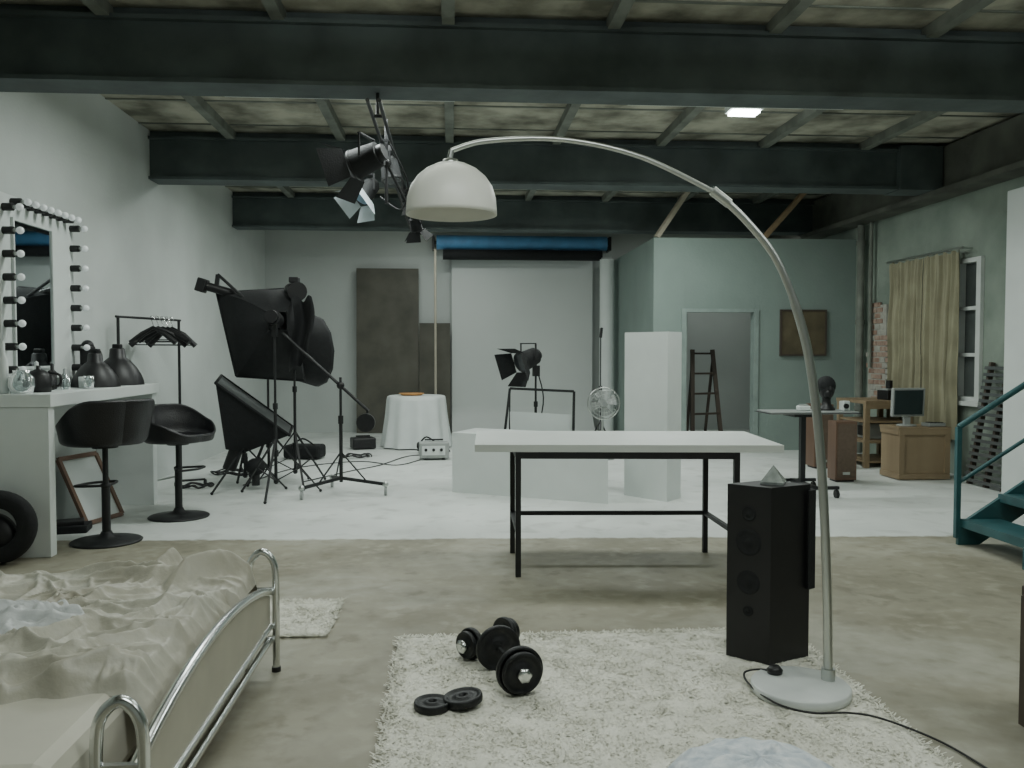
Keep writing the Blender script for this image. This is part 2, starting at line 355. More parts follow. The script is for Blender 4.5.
for i in range(4):
    j=(i+1)%4
    def fn(u,v,i=i,j=j):
        A=q[i].lerp(q[j],u);Bb=r_[i].lerp(r_[j],u);p=A.lerp(Bb,v)
        return p+(p-(q[0]+q[2])/2).normalized()*(.10*math.sin(math.pi*v)*(1-.5*abs(2*u-1)))
    b.grid(fn,10,10,BLACK)
    b.tube([q[i],r_[i]],.008,BLKM,6); b.tube([q[i],q[j]],.014,BLACK,6)
b.quad([p+V((0,.02,0)) for p in q],LITD)
b.cyl(ap+V((.02,-.30,.03)),ap,.075,BLKP,n=20); b.cyl(ap+V((.02,-.36,.03)),ap+V((.02,-.30,.03)),.06,BLKP,n=20)
b.box(ap+V((.02,-.2,-.1)),(.05,.08,.12),BLKM)
tripod(b,-1.72,8.42,1.6,.45,.42,.5)
b.grid(lambda u,v: V((-1.62+.22*u+.03*math.sin(v*5),8.75+.1*math.sin(u*5),1.95-.75*v*(1-.25*u)+.03*math.sin(u*9))),14,14,BLACK)
b.done("softbox_light",clean=False)
b=B()
c=V((-1.56,9.75,1.42)); ax=V((.80,.60,.05)).normalized()
b.lathe([(.09,-.42),(.2,-.36),(.32,-.22),(.40,0),(.405,.04),(.39,.0)],c,BLACK,12,axis=ax); b.lathe([(.001,-.01),(.39,-.01)],c,LITD,12,axis=ax)
b.cyl(c-ax*.75,c-ax*.42,.07,BLKP,n=18); b.cyl(c-ax*.82,c-ax*.75,.055,BLKP,n=18)
e=c-ax*.55; b.cyl(e,e-V((0,0,.18)),.02,BLKM)
tripod(b,e.x,e.y,e.z-.1,.42,.4,.2)
b.done("octabox_light",clean=False)
b=B()
b.cyl((-1.70,9.2,2.06),(-1.62,9.0,2.04),.08,BLKP,n=18);b.cyl((-1.62,9.0,2.04),(-1.58,8.88,2.03),.06,BLKP,r2=.1,n=18)
b.box((-1.66,9.1,1.9),(.04,.06,.22),BLKM);b.box((-1.64,9.05,2.16),(.1,.12,.06),BLKP,None,.01)
tripod(b,-1.66,9.12,1.85,.42,.42,.9)
b.done("strobe_light")
b=B()
q2=[V((-2.32,9.0,.42)),V((-2.3,8.8,.42)),V((-2.12,8.86,.38)),V((-2.14,9.04,.38))]
q=[V((-2.45,9.25,1.16)),V((-2.35,8.65,1.10)),V((-1.66,8.80,.56)),V((-1.74,9.40,.60))]
for i in range(4):
    j=(i+1)%4
    b.grid(lambda u,v,i=i,j=j: q[i].lerp(q[j],u).lerp(q2[i].lerp(q2[j],u),v),6,6,BLACK); b.tube([q[i],q[j]],.016,BLACK,6)
b.quad(q,FLAP); b.quad(q2,BLACK)
b.cyl((-2.3,8.93,.2),(-2.22,8.93,.42),.07,BLKP,n=16)
tripod(b,-2.12,8.86,.62,.42,.3,2.0)
b.sphere((-2.0,8.8,.24),.1,BLACK,(1,1,.9)); b.cyl((-2.0,8.8,.05),(-2.0,8.8,.24),.04,BLKM)
b.done("softbox_light",clean=False)
b=B(); bx,by=-1.10,8.5
b.cyl((bx,by,.12),(bx,by,.75),.018,BLKM,n=12);b.cyl((bx,by,.7),(bx,by,1.16),.013,BLKM,n=12);b.cyl((bx,by,.7),(bx,by,.78),.026,BLKP)
for t in (-.25,1.9,3.9):
    e=V((bx+.46*math.cos(t),by+.46*math.sin(t),.11)); b.bar((bx,by,.16),e,.03,.03,BLKM)
    b.cyl(e,e-V((0,0,.04)),.01,STEEL); b.cyl(e+V((-.012,0,-.07)),e+V((.012,0,-.07)),.04,GREYP,n=16); b.sphere(e+V((0,0,.0)),.03,STEEL,seg=10)
    b.bar((bx,by,.42),V((bx,by,.14)).lerp(e,.6),.012,.012,BLKM)
p0=V((-2.38,8.9,2.20));p1=V((-.82,8.42,.83))
b.cyl(p0,p1,.016,BLKM,n=12); b.sphere((bx,by,1.08),.04,BLKP,seg=12)
b.cyl((-.84,8.33,.72),(-.84,8.39,.72),.09,CAST,n=24);b.cyl((-.84,8.39,.72),(-.84,8.45,.72),.075,CAST,n=24); b.cyl((-.83,8.42,.72),(-.83,8.42,.83),.012,BLKM)
b.cyl(p0+V((-.18,0,-.10)),p0+V((.2,.05,-.21)),.045,BLKP,n=16); b.box(p0+V((-.16,0,-.11)),(.1,.12,.14),BLKP,(0,.3,0),.01); b.bar(p0,p0+V((-.02,0,-.16)),.04,.03,BLKM)
b.tube([p0+V((.1,0,-.15)),V((-2.2,8.9,1.9)),V((-2.0,8.8,1.75))],.007,BLKP,6,smoothn=6)
b.done("boom_light_stand")
b=B()
A=V((-3.12,8.22,0));C=V((-2.84,9.1,0))
for P in (A,C):
    b.cyl(P+V((0,0,.05)),P+V((0,0,1.74)),.014,BLKM,n=10); d=V((.22,.1,0)); b.cyl(P-d*.2+V((0,0,.06)),P+d+V((0,0,.06)),.012,BLKM,n=10)
    for s in (-.2,1): b.cyl(P+d*s+V((-.01,0,.03)),P+d*s+V((.01,0,.03)),.03,BLKP,n=12)
b.cyl(A+V((0,-.05,1.74)),C+V((0,.05,1.74)),.012,BLKM,n=10);b.cyl(A+V((0,0,.12)),C+V((0,0,.12)),.01,STEEL,n=10)
b.done("clothes_rack")
for i,s in enumerate((.55,.64,.72,.8,.88)):
    b=B(); p=A.lerp(C,s)+V((0,0,1.74)); w=V((.25*math.cos(.25*i-.5),.10*math.sin(i*1.7),0)); dr=-.24-.03*math.sin(i*2)
    b.tube([p+V((0,0,-.02))+w*.08,p+V((0,0,.025)),p+V((0,0,.02))-w*.1,p+V((0,0,-.06)),p+V((0,0,-.09))],.004,CHROME,6,smoothn=4)
    b.tube([p-w+V((0,0,dr)),p-w*.5+V((0,0,-.15)),p+V((0,0,-.085)),p+w*.5+V((0,0,-.15)),p+w+V((0,0,dr))],[.028,.024,.018,.024,.028],BLKP,8)
    b.cyl(p-w*.9+V((0,0,dr+.01)),p+w*.9+V((0,0,dr+.01)),.006,BLKP,n=6)
    b.done("clothes_hanger")
# ------------------------------------------------------------------ counter, mirror, stools
b=B()
b.bb(-3.245,-2.72,5.97,8.12,1.03,1.12,WPAINT,.004); b.bb(-3.245,-2.74,5.98,6.07,0,1.03,WPAINT,.004); b.bb(-3.245,-2.74,8.0,8.1,0,1.03,WPAINT,.004)
b.bb(-3.245,-3.2,6.07,8.0,.75,1.03,WPAINT); b.done("makeup_counter")
b=B(); my0,my1,mz0,mz1=6.25,7.42,1.2,2.54
b.bb(-3.245,-3.17,my0,my1,mz0,mz1,WPAINT,.005); b.bb(-3.172,-3.162,6.42,7.0,1.3,2.36,MIRROR)
for (y0,y1,z0,z1) in ((6.42,7.0,1.28,1.30),(6.42,7.0,2.36,2.38),(6.40,6.42,1.28,2.38),(7.0,7.02,1.28,2.38)): b.bb(-3.175,-3.15,y0,y1,z0,z1,WPAINT)
def bulb(y,z):
    b.cyl((-3.17,y,z),(-3.10,y,z),.028,BLKP,n=12); b.cyl((-3.10,y,z),(-3.085,y,z),.014,STEEL,n=10); b.sphere((-3.055,y,z),.027,BULB,seg=14)
for i in range(8):
    z=1.28+i*.165
    bulb(6.30,z);bulb(7.37,z)
for i in range(1,9): bulb(6.30+i*1.07/9,2.49)
b.done("vanity_mirror")
def stool(x,y,zs,ang,zbk):
    b=B()
    b.lathe([(.001,.0),(.245,.0),(.25,.008),(.24,.016),(.12,.032),(.05,.05),(.035,.08),(.001,.08)],(x,y,0),BLKM,40)
    b.cyl((x,y,.05),(x,y,.42),.03,BLKM);b.cyl((x,y,.40),(x,y,zs-.02),.02,BLKM); b.lathe([(.02,.0),(.036,.01),(.036,.03),(.02,.04)],(x,y,.40),BLKM,16)
    c,s_=math.cos(ang),math.sin(ang)
    pts=[(x,y,.42)]+[(x+.2*math.cos(ang+math.pi+t),y+.2*math.sin(ang+math.pi+t),.42) for t in (-.9,-.5,0,.5,.9)]
    b.tube(pts,.01,BLKM,8,closed=True,smoothn=4)
    b.cyl((x,y,zs-.06),(x,y,zs),.09,BLKM)
    rim=zbk-zs
    def sst(a,b_,t): t=max(0,min(1,(t-a)/(b_-a))); return t*t*(3-2*t)
    def shell(off):
        def fn(u,v):
            t=2*math.pi*u; back=sst(-.30,.75,math.cos(t)); arm=sst(-.95,-.2,math.cos(t)); r=v
            rad=(.235+.055*abs(math.sin(t)))*math.sin(min(1,r/.62)*math.pi/2) + (.015+.03*back)*sst(.6,1,r)
            z=zs+.015+.015*r*r+((rim-.03)*back+.10*(arm-back)*1.0)*max(0,(r-.45)/.55)**1.1
            lx=rad*math.cos(t);ly=rad*math.sin(t)
            sc2=1+off*3.0*sst(.3,.7,r)*.45
            lx*=sc2;ly*=sc2; z-= off*(1-.9*sst(.5,.9,r))
            return V((x+lx*c-ly*s_,y+lx*s_+ly*c,z))
        return fn
    f0=shell(0);f1=shell(.05)
    b.grid(f0,56,16,LEATH); b.grid(f1,56,16,LEATH)
    b.grid(lambda u,v:f0(u,1).lerp(f1(u,1),v)+V((0,0,.012*math.sin(v*math.pi))),56,4,LEATH)
    b.done("bar_stool",clean=False)
stool(-2.56,6.46,.76,math.radians(-40),1.055)
stool(-2.33,7.40,.68,math.radians(155),.945)
b=B()
def rot_rect(b,o,u,v,w,th,m):
    o=V(o);u=V(u);v=V(v)
    for p,q_ in ((o,o+u),(o+v,o+u+v),(o,o+v),(o+u,o+u+v)): b.bar(p,q_,w,th,m,up=u.cross(v).normalized())
rot_rect(b,(-2.95,7.05,.02),(.12,.42,0),(-.22,.02,.52),.035,.03,WOODB); b.quad([(-2.955,7.06,.03),(-2.835,7.47,.03),(-3.055,7.49,.54),(-3.175,7.08,.54)],LITD); b.done("picture_frame")
b=B(); b.lathe([(.001,-.05),(.12,-.05),(.13,-.03),(.20,-.045),(.26,-.05),(.275,-.02),(.275,.02),(.26,.05),(.001,.05)],(-3.08,5.85,.28),BLKP,36,axis=(0,-1,.05),wav=lambda t,v:.6 if False else 1) if False else b.lathe([(.001,-.05),(.09,-.05),(.10,-.03),(.14,-.045),(.15,-.05),(.165,-.02),(.165,.02),(.15,.05),(.001,.05)],(-3.06,5.85,.17),BLKP,36,axis=(0,-1,.05))
b.lathe([(.13,-.04),(.14,-.055),(.20,-.06),(.235,-.045),(.245,0),(.235,.045),(.20,.06),(.14,.055),(.13,.04)],(-3.0,5.80,.25),BLACK,40,axis=(.15,-1,.05)); b.done("spare_tire",clean=False)
b=B(); b.box((-3.0,6.85,.03),(.3,.22,.06),BLACK,(0,0,.2),.01); b.box((-3.0,6.85,.075),(.22,.16,.03),BLKP,(0,0,.4),.005); b.done("equipment_case")
def item(name,prof,c,m,n=20,extra=None):
    b=B(); b.lathe(prof,c,m,n)
    if extra: extra(b)
    return b.done(name,clean=False)
zt=1.121
item("glass_jar",[(.001,0),(.07,0),(.085,.05),(.08,.11),(.05,.14),(.055,.16),(.001,.16)],(-2.98,6.12,zt),GLAS)
item("kettle",[(.001,0),(.08,0),(.09,.04),(.085,.12),(.05,.15),(.015,.165),(.015,.19),(.001,.19)],(-2.95,6.3,zt),BLKP,extra=lambda b:b.tube([(-2.89,6.32,zt+.14),(-2.82,6.34,zt+.12),(-2.82,6.34,zt+.05),(-2.88,6.32,zt+.03)],.01,BLKP,6,smoothn=4))
for i,(x,y,h_,m) in enumerate(((-3.08,6.55,.22,WPAINT),(-3.03,6.65,.15,BLKP),(-2.96,6.75,.12,GLAS),(-3.08,6.8,.20,BLKP),(-3.03,6.9,.16,GREYP),(-3.1,6.12,.36,WPAINT))):
    item("cosmetic_bottle",[(.001,0),(.03,0),(.032,.01),(.032,h_*.65),(.014,h_*.75),(.014,h_*.95),(.001,h_)],(x,y,zt),m)
item("drinking_glass",[(.001,.005),(.035,.005),(.04,.1),(.037,.1),(.032,.01),(.001,.01)],(-2.85,6.9,zt),GLAS)
item("coffee_mug",[(.001,0),(.038,0),(.04,.09),(.036,.09),(.035,.01),(.001,.01)],(-2.92,6.98,zt),WPAINT,extra=lambda b:b.tube([(-2.88,6.98,zt+.07),(-2.85,6.98,zt+.06),(-2.85,6.98,zt+.03),(-2.88,6.98,zt+.02)],.005,WPAINT,6,smoothn=3))
for (x,y,s) in ((-2.94,7.25,1.),(-2.94,7.72,1.15)):
    item("studio_reflector_dish",[(.19*s,0),(.185*s,.03*s),(.165*s,.085*s),(.13*s,.14*s),(.09*s,.185*s),(.06*s,.21*s),(.055*s,.27*s),(.045*s,.28*s),(.001,.28*s)],(x,y,zt),BLKP,32,extra=lambda b:b.box((x+.0,y,zt+.29*s),(.07,.07,.05),BLKP,None,.01))
b=B(); b.box((-3.09,7.47,zt+.17),(.10,.10,.34),BLKP,None,.015); b.cyl((-3.04,7.47,zt+.26),(-2.99,7.47,zt+.26),.045,BLKM); b.sphere((-3.09,7.47,zt+.34),.05,BLKP); b.done("flash_head")
# ------------------------------------------------------------------ ceiling lighting rail
b=B(); rx=-.53
for dx in (-.04,.04): b.cyl((rx+dx,5.9,3.12),(rx+dx,12.9,3.12),.014,BLKM,n=8)
for i in range(10): b.bar((rx-.04,6.3+i*.7,3.12),(rx+.04,6.3+i*.7,3.12),.02,.02,BLKM)
for y in (6.25,9.62): b.cyl((rx,y,3.12),(rx,y,3.27),.012,BLKM)
b.done("ceiling_light_rail")
def spot(x,y,z,aim,sz,mfront,doors=True,hang=3.1,name="spotlight",hx=None,mflap=BLKM):
    b=B(); a=V(aim).normalized(); c=V((x,y,z)); A,C_=b.frame(a)
    b.cyl(c-a*sz*1.3,c,sz*.6,BLACK,r2=sz*.72,n=20); b.cyl(c,c+a*sz*.12,sz*.75,BLKM,n=20); b.cyl(c+a*sz*.12,c+a*sz*.14,sz*.62,mfront,n=20)
    b.cyl(c-a*sz*1.6,c-a*sz*1.3,sz*.4,BLKM,n=16)
    if doors:
        for d,e_ in ((A,C_),(-A,C_),(C_,A),(-C_,A)):
            p=c+a*sz*.14+d*sz*.72; w=sz*.72; o=p+d*sz*.7+a*sz*.95
            b.quad([p-e_*w,p+e_*w,o+e_*w*1.35,o-e_*w*1.35],mflap)
    m0=c-a*sz*.6; hx_=x if hx is None else hx
    for s in (-1,1): b.bar(m0+A*sz*.78*s,m0+A*sz*.78*s+V((0,0,sz*1.1)),.015,.03,BLKM)
    b.bar(m0-A*sz*.78+V((0,0,sz*1.1)),m0+A*sz*.78+V((0,0,sz*1.1)),.03,.012,BLKM)
    t=m0+V((0,0,sz*1.1))
    if hang>t.z: b.cyl(t,(hx_,t.y,hang),.012,BLKM,n=8); b.box((hx_,t.y,hang),(.06,.05,.08),BLKM)
    return b.done(name,clean=False)
spot(-.76,6.9,2.90,(-.8,.3,-.30),.165,LENSD,hx=-.59,mflap=BLACK)
spot(-.50,7.25,2.86,(.15,-.2,-.95),.12,LENSD,False,hx=-.53)
spot(-.76,7.4,2.74,(-.5,-.5,-.75),.12,GEL,True,hx=-.6,mflap=mat("white_flag",(.55,.62,.66),.5,var=.08))
spot(-.42,9.0,2.96,(.3,.2,-.95),.08,LENSD,True,hx=-.5)
spot(-.40,9.9,2.82,(.2,.4,-.9),.10,LENSD,True,hx=-.47,mflap=BLACK)
b=B(); b.cyl((-.53,7.05,2.62),(-.53,7.05,3.3),.015,BLKM); b.cyl((-.53,7.05,2.95),(-.38,7.2,2.66),.012,BLKM); b.sphere((-.53,7.05,2.95),.04,BLKP)
b.tube([(-.50,7.0,3.1),(-.36,7.1,2.8),(-.42,7.2,2.6),(-.60,7.3,2.72)],.007,BLKP,6,smoothn=8)
b.done("hanging_light_arm")
# ------------------------------------------------------------------ middle objects
spot(.76,9.2,1.30,(-.75,-.55,-.35),.155,LENSD,True,0,"barn_door_spotlight",mflap=BLACK)
b=B(); tripod(b,.94,9.52,1.50,.4,.4,.3); b.bar((.94,9.52,1.44),(.84,9.33,1.40),.03,.03,BLKM); b.box((.94,9.48,1.2),(.08,.08,.12),BLKP)
b.tube([(.92,9.48,1.3),(1.02,9.45,.9),(.95,9.5,.5)],.008,BLKP,6,smoothn=6); b.done("light_stand")
b=B()
P4=[V((.50,9.06,.02)),V((.62,9.10,1.02)),V((1.30,9.0,.99)),V((1.28,8.96,.02))]
for i in range(4): b.bar(P4[i],P4[(i+1)%4],.026,.026,BLKM)
for p in (P4[1],P4[2]): b.bar(p,(p.x,p.y+.1,.0),.015,.015,BLKM)
b.quad([P4[0]+V((.14,.04,.03)),P4[1]+V((.0,.01,-.25)),P4[2]+V((-.0,.01,-.25)),P4[3]+V((-.02,.02,.03))],LITD); b.done("reflector_panel")
b=B(); fc=V((1.98,11.0,.74)); 
for r in (.21,.17,.12,.07):
    for dy in (-.05,.05): b.tube([fc+V((r*math.cos(t*.2618),dy*(1.2 if r<.2 else .3),r*math.sin(t*.2618))) for t in range(24)],.003 if r<.2 else .008,STEEL,5,closed=True)
for k in range(24):
    t=k*.2618; b.tube([fc+V((.03*math.cos(t),-.06,.03*math.sin(t))),fc+V((.12*math.cos(t),-.06,.12*math.sin(t))),fc+V((.21*math.cos(t),-.015,.21*math.sin(t)))],.002,STEEL,4)
for k in range(4):
    t=k*math.pi/2+.3
    b.grid(lambda u,v:fc+V(((.03+.14*u)*math.cos(t+(v-.5)*.9),.02*(v-.5)*2,(.03+.14*u)*math.sin(t+(v-.5)*.9))),5,5,GREYP)
b.cyl(fc+V((0,-.02,0)),fc+V((0,.14,0)),.05,GREYP); b.cyl((fc.x,fc.y+.08,.03),(fc.x,fc.y+.08,.7),.015,STEEL); b.lathe([(.001,0),(.16,0),(.16,.02),(.03,.04),(.001,.04)],(fc.x,fc.y+.08,0),GREYP)
b.done("pedestal_fan",clean=False)
b=B(); tripod(b,2.06,11.7,1.66,.25,.3,.4,col=.008); b.cyl((2.06,11.7,1.62),(2.06,11.62,1.74),.02,BLKP); b.done("microphone_stand")
# ------------------------------------------------------------------ work table
b=B()
TL=[(.14,5.27),(2.045,5.10),(2.12,6.05),(.18,6.22)]
b.prism([(*p,.785) for p in TL],0.045,WLAQ)
lg={'fl':(.41,5.26),'fr':(1.76,5.14),'bl':(.42,5.90),'br':(1.77,5.82)}
for k,(x,y) in lg.items(): b.bb(x-.017,x+.017,y-.017,y+.017,0,.785,BLKM)
for a,c in (('fl','fr'),('bl','br'),('fl','bl'),('fr','br')):
    b.bar((*lg[a],.763),(*lg[c],.763),.03,.04,BLKM)
    if (a,c)!=('fl','fr'): b.bar((*lg[a],.28),(*lg[c],.28),.028,.028,BLKM)
b.done("work_table")
b=B(); Cn=V((1.40,3.63,0));Lf=V((1.25,3.77,0));Rt=V((1.62,3.73,0));Bk=Lf+Rt-Cn; z0=.016
b.prism([(p.x,p.y,z0) for p in (Lf,Cn,Rt,Bk)],.79,BLKP)
fdir=(Cn-Lf).normalized(); nrm=V((fdir.y,-fdir.x,0)); fc=(Lf+Cn)/2
if nrm.y>0: nrm=-nrm
for z,r in ((.68,.030),(.55,.055),(.37,.05),(.24,.022)):
    p=fc+V((0,0,z)); b.lathe([(r*1.1,.001),(r,.006),(r*.85,.003),(r*.4,.001) ,(r*.32,.004),(.001,.006)],p,BLACK,24,axis=nrm)
g0=Rt+V((.012,.0,0)); b.prism([(g0.x-.03,g0.y-.03,.33),(g0.x+.015,g0.y-.0,.33),(g0.x+.01,g0.y+.12,.33),(g0.x-.02,g0.y+.12,.33)],.45,BLACK)
b.done("floor_speaker",clean=False)
b=B(); pc=(Lf+Rt)/2+V((.02,0,z0+.791)); s=.072; vs=[pc+V((s*math.cos(t),s*math.sin(t),0)) for t in (.3,.3+math.pi/2,.3+math.pi,.3+1.5*math.pi)]; vs2=[v+V((0,0,.012)) for v in vs]
b.add(vs+vs2+[pc+V((0,0,.085))],[[3,2,1,0],[0,1,5,4],[1,2,6,5],[2,3,7,6],[3,0,4,7],[4,5,8],[5,6,8],[6,7,8],[7,4,8]],CRYST); b.done("glass_pyramid")
# arc lamp
b=B(); ly=3.36
b.lathe([(.001,0.0),(.19,0.0),(.196,.006),(.196,.034),(.19,.04),(.001,.04)],(1.415,3.33,.014),WMARB,56)
cp=[(1.545,.05),(1.54,.3),(1.53,.55),(1.51,.87),(1.475,1.205),(1.42,1.49),(1.315,1.76),(1.185,1.925),(1.06,2.037),(.75,2.178),(.44,2.24),(.14,2.23),(.0,2.19)]
b.tube([(x,ly,z) for x,z in cp[:9]],[.0185]*6+[.015]*3,STEEL,14,smoothn=8)
b.tube([(x,ly,z) for x,z in cp[8:]],.0105,STEEL,12,smoothn=8)
b.cyl((1.11,ly,1.998),(1.04,ly,2.05),.02,STEEL); b.cyl((1.545,ly,.05),(1.545,ly,.10),.028,STEEL)
b.tube([(0,ly,2.19),(-.006,ly,2.165),(-.006,ly,2.13)],.012,STEEL,10)
b.lathe([(.012,.0),(.03,-.005),(.035,-.03),(.02,-.035)],(-.004,ly,2.16),STEEL)
prof=[(.02,.0),(.06,-.008),(.10,-.028),(.135,-.058),(.16,-.095),(.174,-.14),(.178,-.19),(.178,-.205),(.174,-.205),(.170,-.14),(.155,-.098),(.13,-.062),(.097,-.033),(.055,-.013),(.001,-.008)]
b.lathe(prof,(-.0,ly,2.145),SHADE,48); b.sphere((-.0,ly,2.055),.035,BULB); b.cyl((-.0,ly,2.07),(-.0,ly,2.14),.018,WPAINT)
b.done("arc_floor_lamp",clean=False)
b=B(); b.tube([(1.36,3.42,.068),(1.30,3.50,.05),(1.24,3.50,.035),(1.22,3.36,.035),(1.26,3.18,.035),(1.36,3.09,.035),(1.5,3.08,.035),(1.6,3.02,.035),(1.74,2.88,.01),(1.79,2.65,.008),(1.82,2.35,.008)],.0045,BLKP,6,smoothn=8)
b.lathe([(.001,0),(.03,0),(.033,.015),(.02,.03),(.001,.032)],(1.35,3.44,.056),BLKP); b.done("power_cable")
# ------------------------------------------------------------------ rugs
def rug(x0,x1,y0,y1,n,name,h=.012):
    b=B()
    nx=int((x1-x0)/.012);ny=int((y1-y0)/.012)
    def fn(u,v):
        x=x0+(x1-x0)*u;y=y0+(y1-y0)*v
        e=min(u*(x1-x0),(1-u)*(x1-x0),v*(y1-y0),(1-v)*(y1-y0)); k=min(1,e/.03)
        x+= .02*noise.noise(V((y*5,x*2,3)))*(1 if e<.1 else 0); 
        return V((x,y,.003+k*(.008+.006*noise.noise(V((x*14,y*14,0)))+random.uniform(0,.006))))
    b.grid(fn,nx,ny,RUGM)
    vs=[];fs=[]
    for i in range(n):
        x=random.uniform(x0-.01,x1+.01);y=random.uniform(y0-.01,y1+.01)
        k=noise.noise(V((x*6,y*6,1)));t=random.uniform(0,6.28); l=h*(.5+.8*random.random()+.5*k); w=.0035
        tx=x+.022*math.cos(t);ty=y+.022*math.sin(t)
        o=len(vs);a=t+1.57
        vs+=[(x+w*math.cos(a),y+w*math.sin(a),.010),(x-w*math.cos(a),y-w*math.sin(a),.010),(tx-w*.5*math.cos(a),ty-w*.5*math.sin(a),.010+l),(tx+w*.5*math.cos(a),ty+w*.5*math.sin(a),.010+l)]
        fs.append([o,o+1,o+2,o+3])
    b.add(vs,fs,RUGM); return b.done(name,clean=False)
rug(-.26,1.68,1.5,4.14,60000,"shag_rug",.008)
rug(-1.75,-.62,4.2,4.80,9000,"shag_rug",.008)
# ------------------------------------------------------------------ dumbbells
def dumb(p,q_,r,nm="dumbbell",np_=2,rs=None):
    b=B(); p=V(p);q_=V(q_);d=(q_-p).normalized(); b.cyl(p,q_,.013,CHROME,n=14)
    for s,o in ((1,p),(-1,q_)):
        pos=.045
        for k in range(np_):
            R=r*(1 if k==np_-1 else (rs or .85)); c=o+d*s*pos
            b.lathe([(.014,-.012),(R*.45,-.012),(R*.5,-.006),(R*.82,-.006),(R*.87,-.013),(R*.97,-.013),(R,-.008),(R,.008),(R*.97,.013),(R*.87,.013),(R*.82,.006),(R*.5,.006),(R*.45,.012),(.014,.012)],c,CAST,32,axis=d)
            pos+=.028
        b.lathe([(.013,-.02),(.03,-.018),(.032,.0),(.026,.008),(.013,.01)],o+d*s*.022,CHROME,6,axis=d*s)
    return b.done(nm,clean=False)
dumb((.18,3.74,.11),(.29,3.33,.11),.1)
dumb((.03,3.76,.085),(.30,4.0,.085),.072)
b=B()
def plate(c,r,tilt):
    d=V(tilt).normalized(); b.lathe([(.016,-.014),(r*.4,-.014),(r*.45,-.007),(r*.8,-.007),(r*.86,-.014),(r*.97,-.014),(r,-.008),(r,.008),(r*.97,.014),(r*.86,.014),(r*.8,.007),(r*.45,.007),(r*.4,.014),(.016,.014),(.016,-.014)],c,CAST,36,axis=d)
plate((-.08,3.28,.032),.072,(0,0,1)); b.done("weight_plate",clean=False)
b=B(); plate((.04,3.30,.044),.078,(-.12,0,1)); b.done("weight_plate",clean=False)
# ------------------------------------------------------------------ bed
b=B()
b.bb(-2.95,-.93,1.98,3.68,.2,.44,SHEET,.05)
b.bb(-2.95,-.9,2.02,3.64,.12,.2,WOODP)
def post(y):
    X0=-.89;X1=-.775
    pts=[(X0,y,.0),(X0,y,.2),(X0,y,.42),(X0+.015,y,.495),(-.83,y,.53),(X1-.015,y,.495),(X1,y,.42),(X1,y,.2),(X1,y,.0)]
    b.tube(pts,.016,CHROME,12,smoothn=5)
    b.bar((X0,y,.36),(X1,y,.36),.02,.02,CHROME); b.bar((X0,y,.14),(X1,y,.14),.02,.02,CHROME)
    for X in (X0,X1): b.cyl((X,y,0),(X,y,.02),.02,BLKP)
post(3.76);post(2.16)
def arc(t,z0,z1): y=2.16+1.6*t; return V((-.80,y,z0+(z1-z0)*math.sin(math.pi*t)**.8))
b.tube([arc(i/24,.35,.46) for i in range(25)],.018,CHROME,10)
b.cyl((-.80,2.16,.14),(-.80,3.76,.14),.014,CHROME)
b.grid(lambda u,v: V((-.80,2.16+1.6*u,.20+(arc(u,.34,.45).z-.20)*v)),24,4,PANELC); b.grid(lambda u,v: V((-.825,2.16+1.6*u,.20+(arc(u,.34,.45).z-.20)*v)),24,4,PANELC)
b.cyl((-.80,2.16,.20),(-.80,3.76,.20),.014,CHROME)
for x in (-2.9,):
    for y in (2.2,3.5): b.cyl((x,y,0),(x,y,.2),.025,CHROME)
b.done("bed",clean=False)
# duvet: thin cloth with many rope like folds
rf=random.Random(11)
folds=[]
for i in range(190):
    folds.append((rf.uniform(-2.3,-.85),rf.uniform(2.35,3.8),rf.gauss(.35,.8),rf.uniform(.10,.34),rf.uniform(.007,.016),rf.uniform(.012,.032),rf.uniform(-3,3)))
for i in range(20):
    folds.append((rf.uniform(-2.1,-.95),rf.uniform(2.45,3.7),rf.gauss(.2,.6),rf.uniform(.2,.4),rf.uniform(.022,.036),rf.uniform(.04,.06),rf.uniform(-1.5,1.5)))
folds+=[(-1.25,3.55,.1,.3,.04,.06,1.),(-1.0,3.6,.6,.2,.04,.11,-1.),(-1.15,3.68,.9,.16,.035,.10,.5),(-1.35,3.72,0,.25,.035,.05,.5),(-1.1,2.7,.7,.3,.03,.045,1.5),(-1.35,2.5,.15,.35,.028,.04,-.8),(-1.05,3.1,1.2,.25,.03,.045,1.)]
def duvh(x,y):
    w=V((noise.noise(V((x*2.1,y*2.1,3)))*.10+noise.noise(V((x*6,y*6,3)))*.02,noise.noise(V((x*2.1,y*2.1,9)))*.10+noise.noise(V((x*6,y*6,9)))*.02,0))
    X=x+w.x;Y=y+w.y; h=0
    for (fx,fy,a,L_,wd,hg,cv) in folds:
        dx=X-fx;dy=Y-fy
        if dx*dx+dy*dy>L_*L_*1.4: continue
        ca,sa=math.cos(a),math.sin(a); s=dx*ca+dy*sa; n_=-dx*sa+dy*ca-cv*s*s*.6
        k=abs(s)/L_
        if k<1:
            g=hg*math.exp(-abs(n_/wd)**1.5)*(1-k*k)
            h=max(h,g)+.35*min(h,g)      # folds lie over each other instead of adding up
    h+=.006*noise.noise(V((x*16,y*16,1)))+.003*noise.noise(V((x*38,y*38,1)))
    return min(h,.12+.3*max(0,h-.12))
def dny(x): return 2.40+.12*noise.noise(V((x*2.6,0,4)))+.05*noise.noise(V((x*9,0,7)))
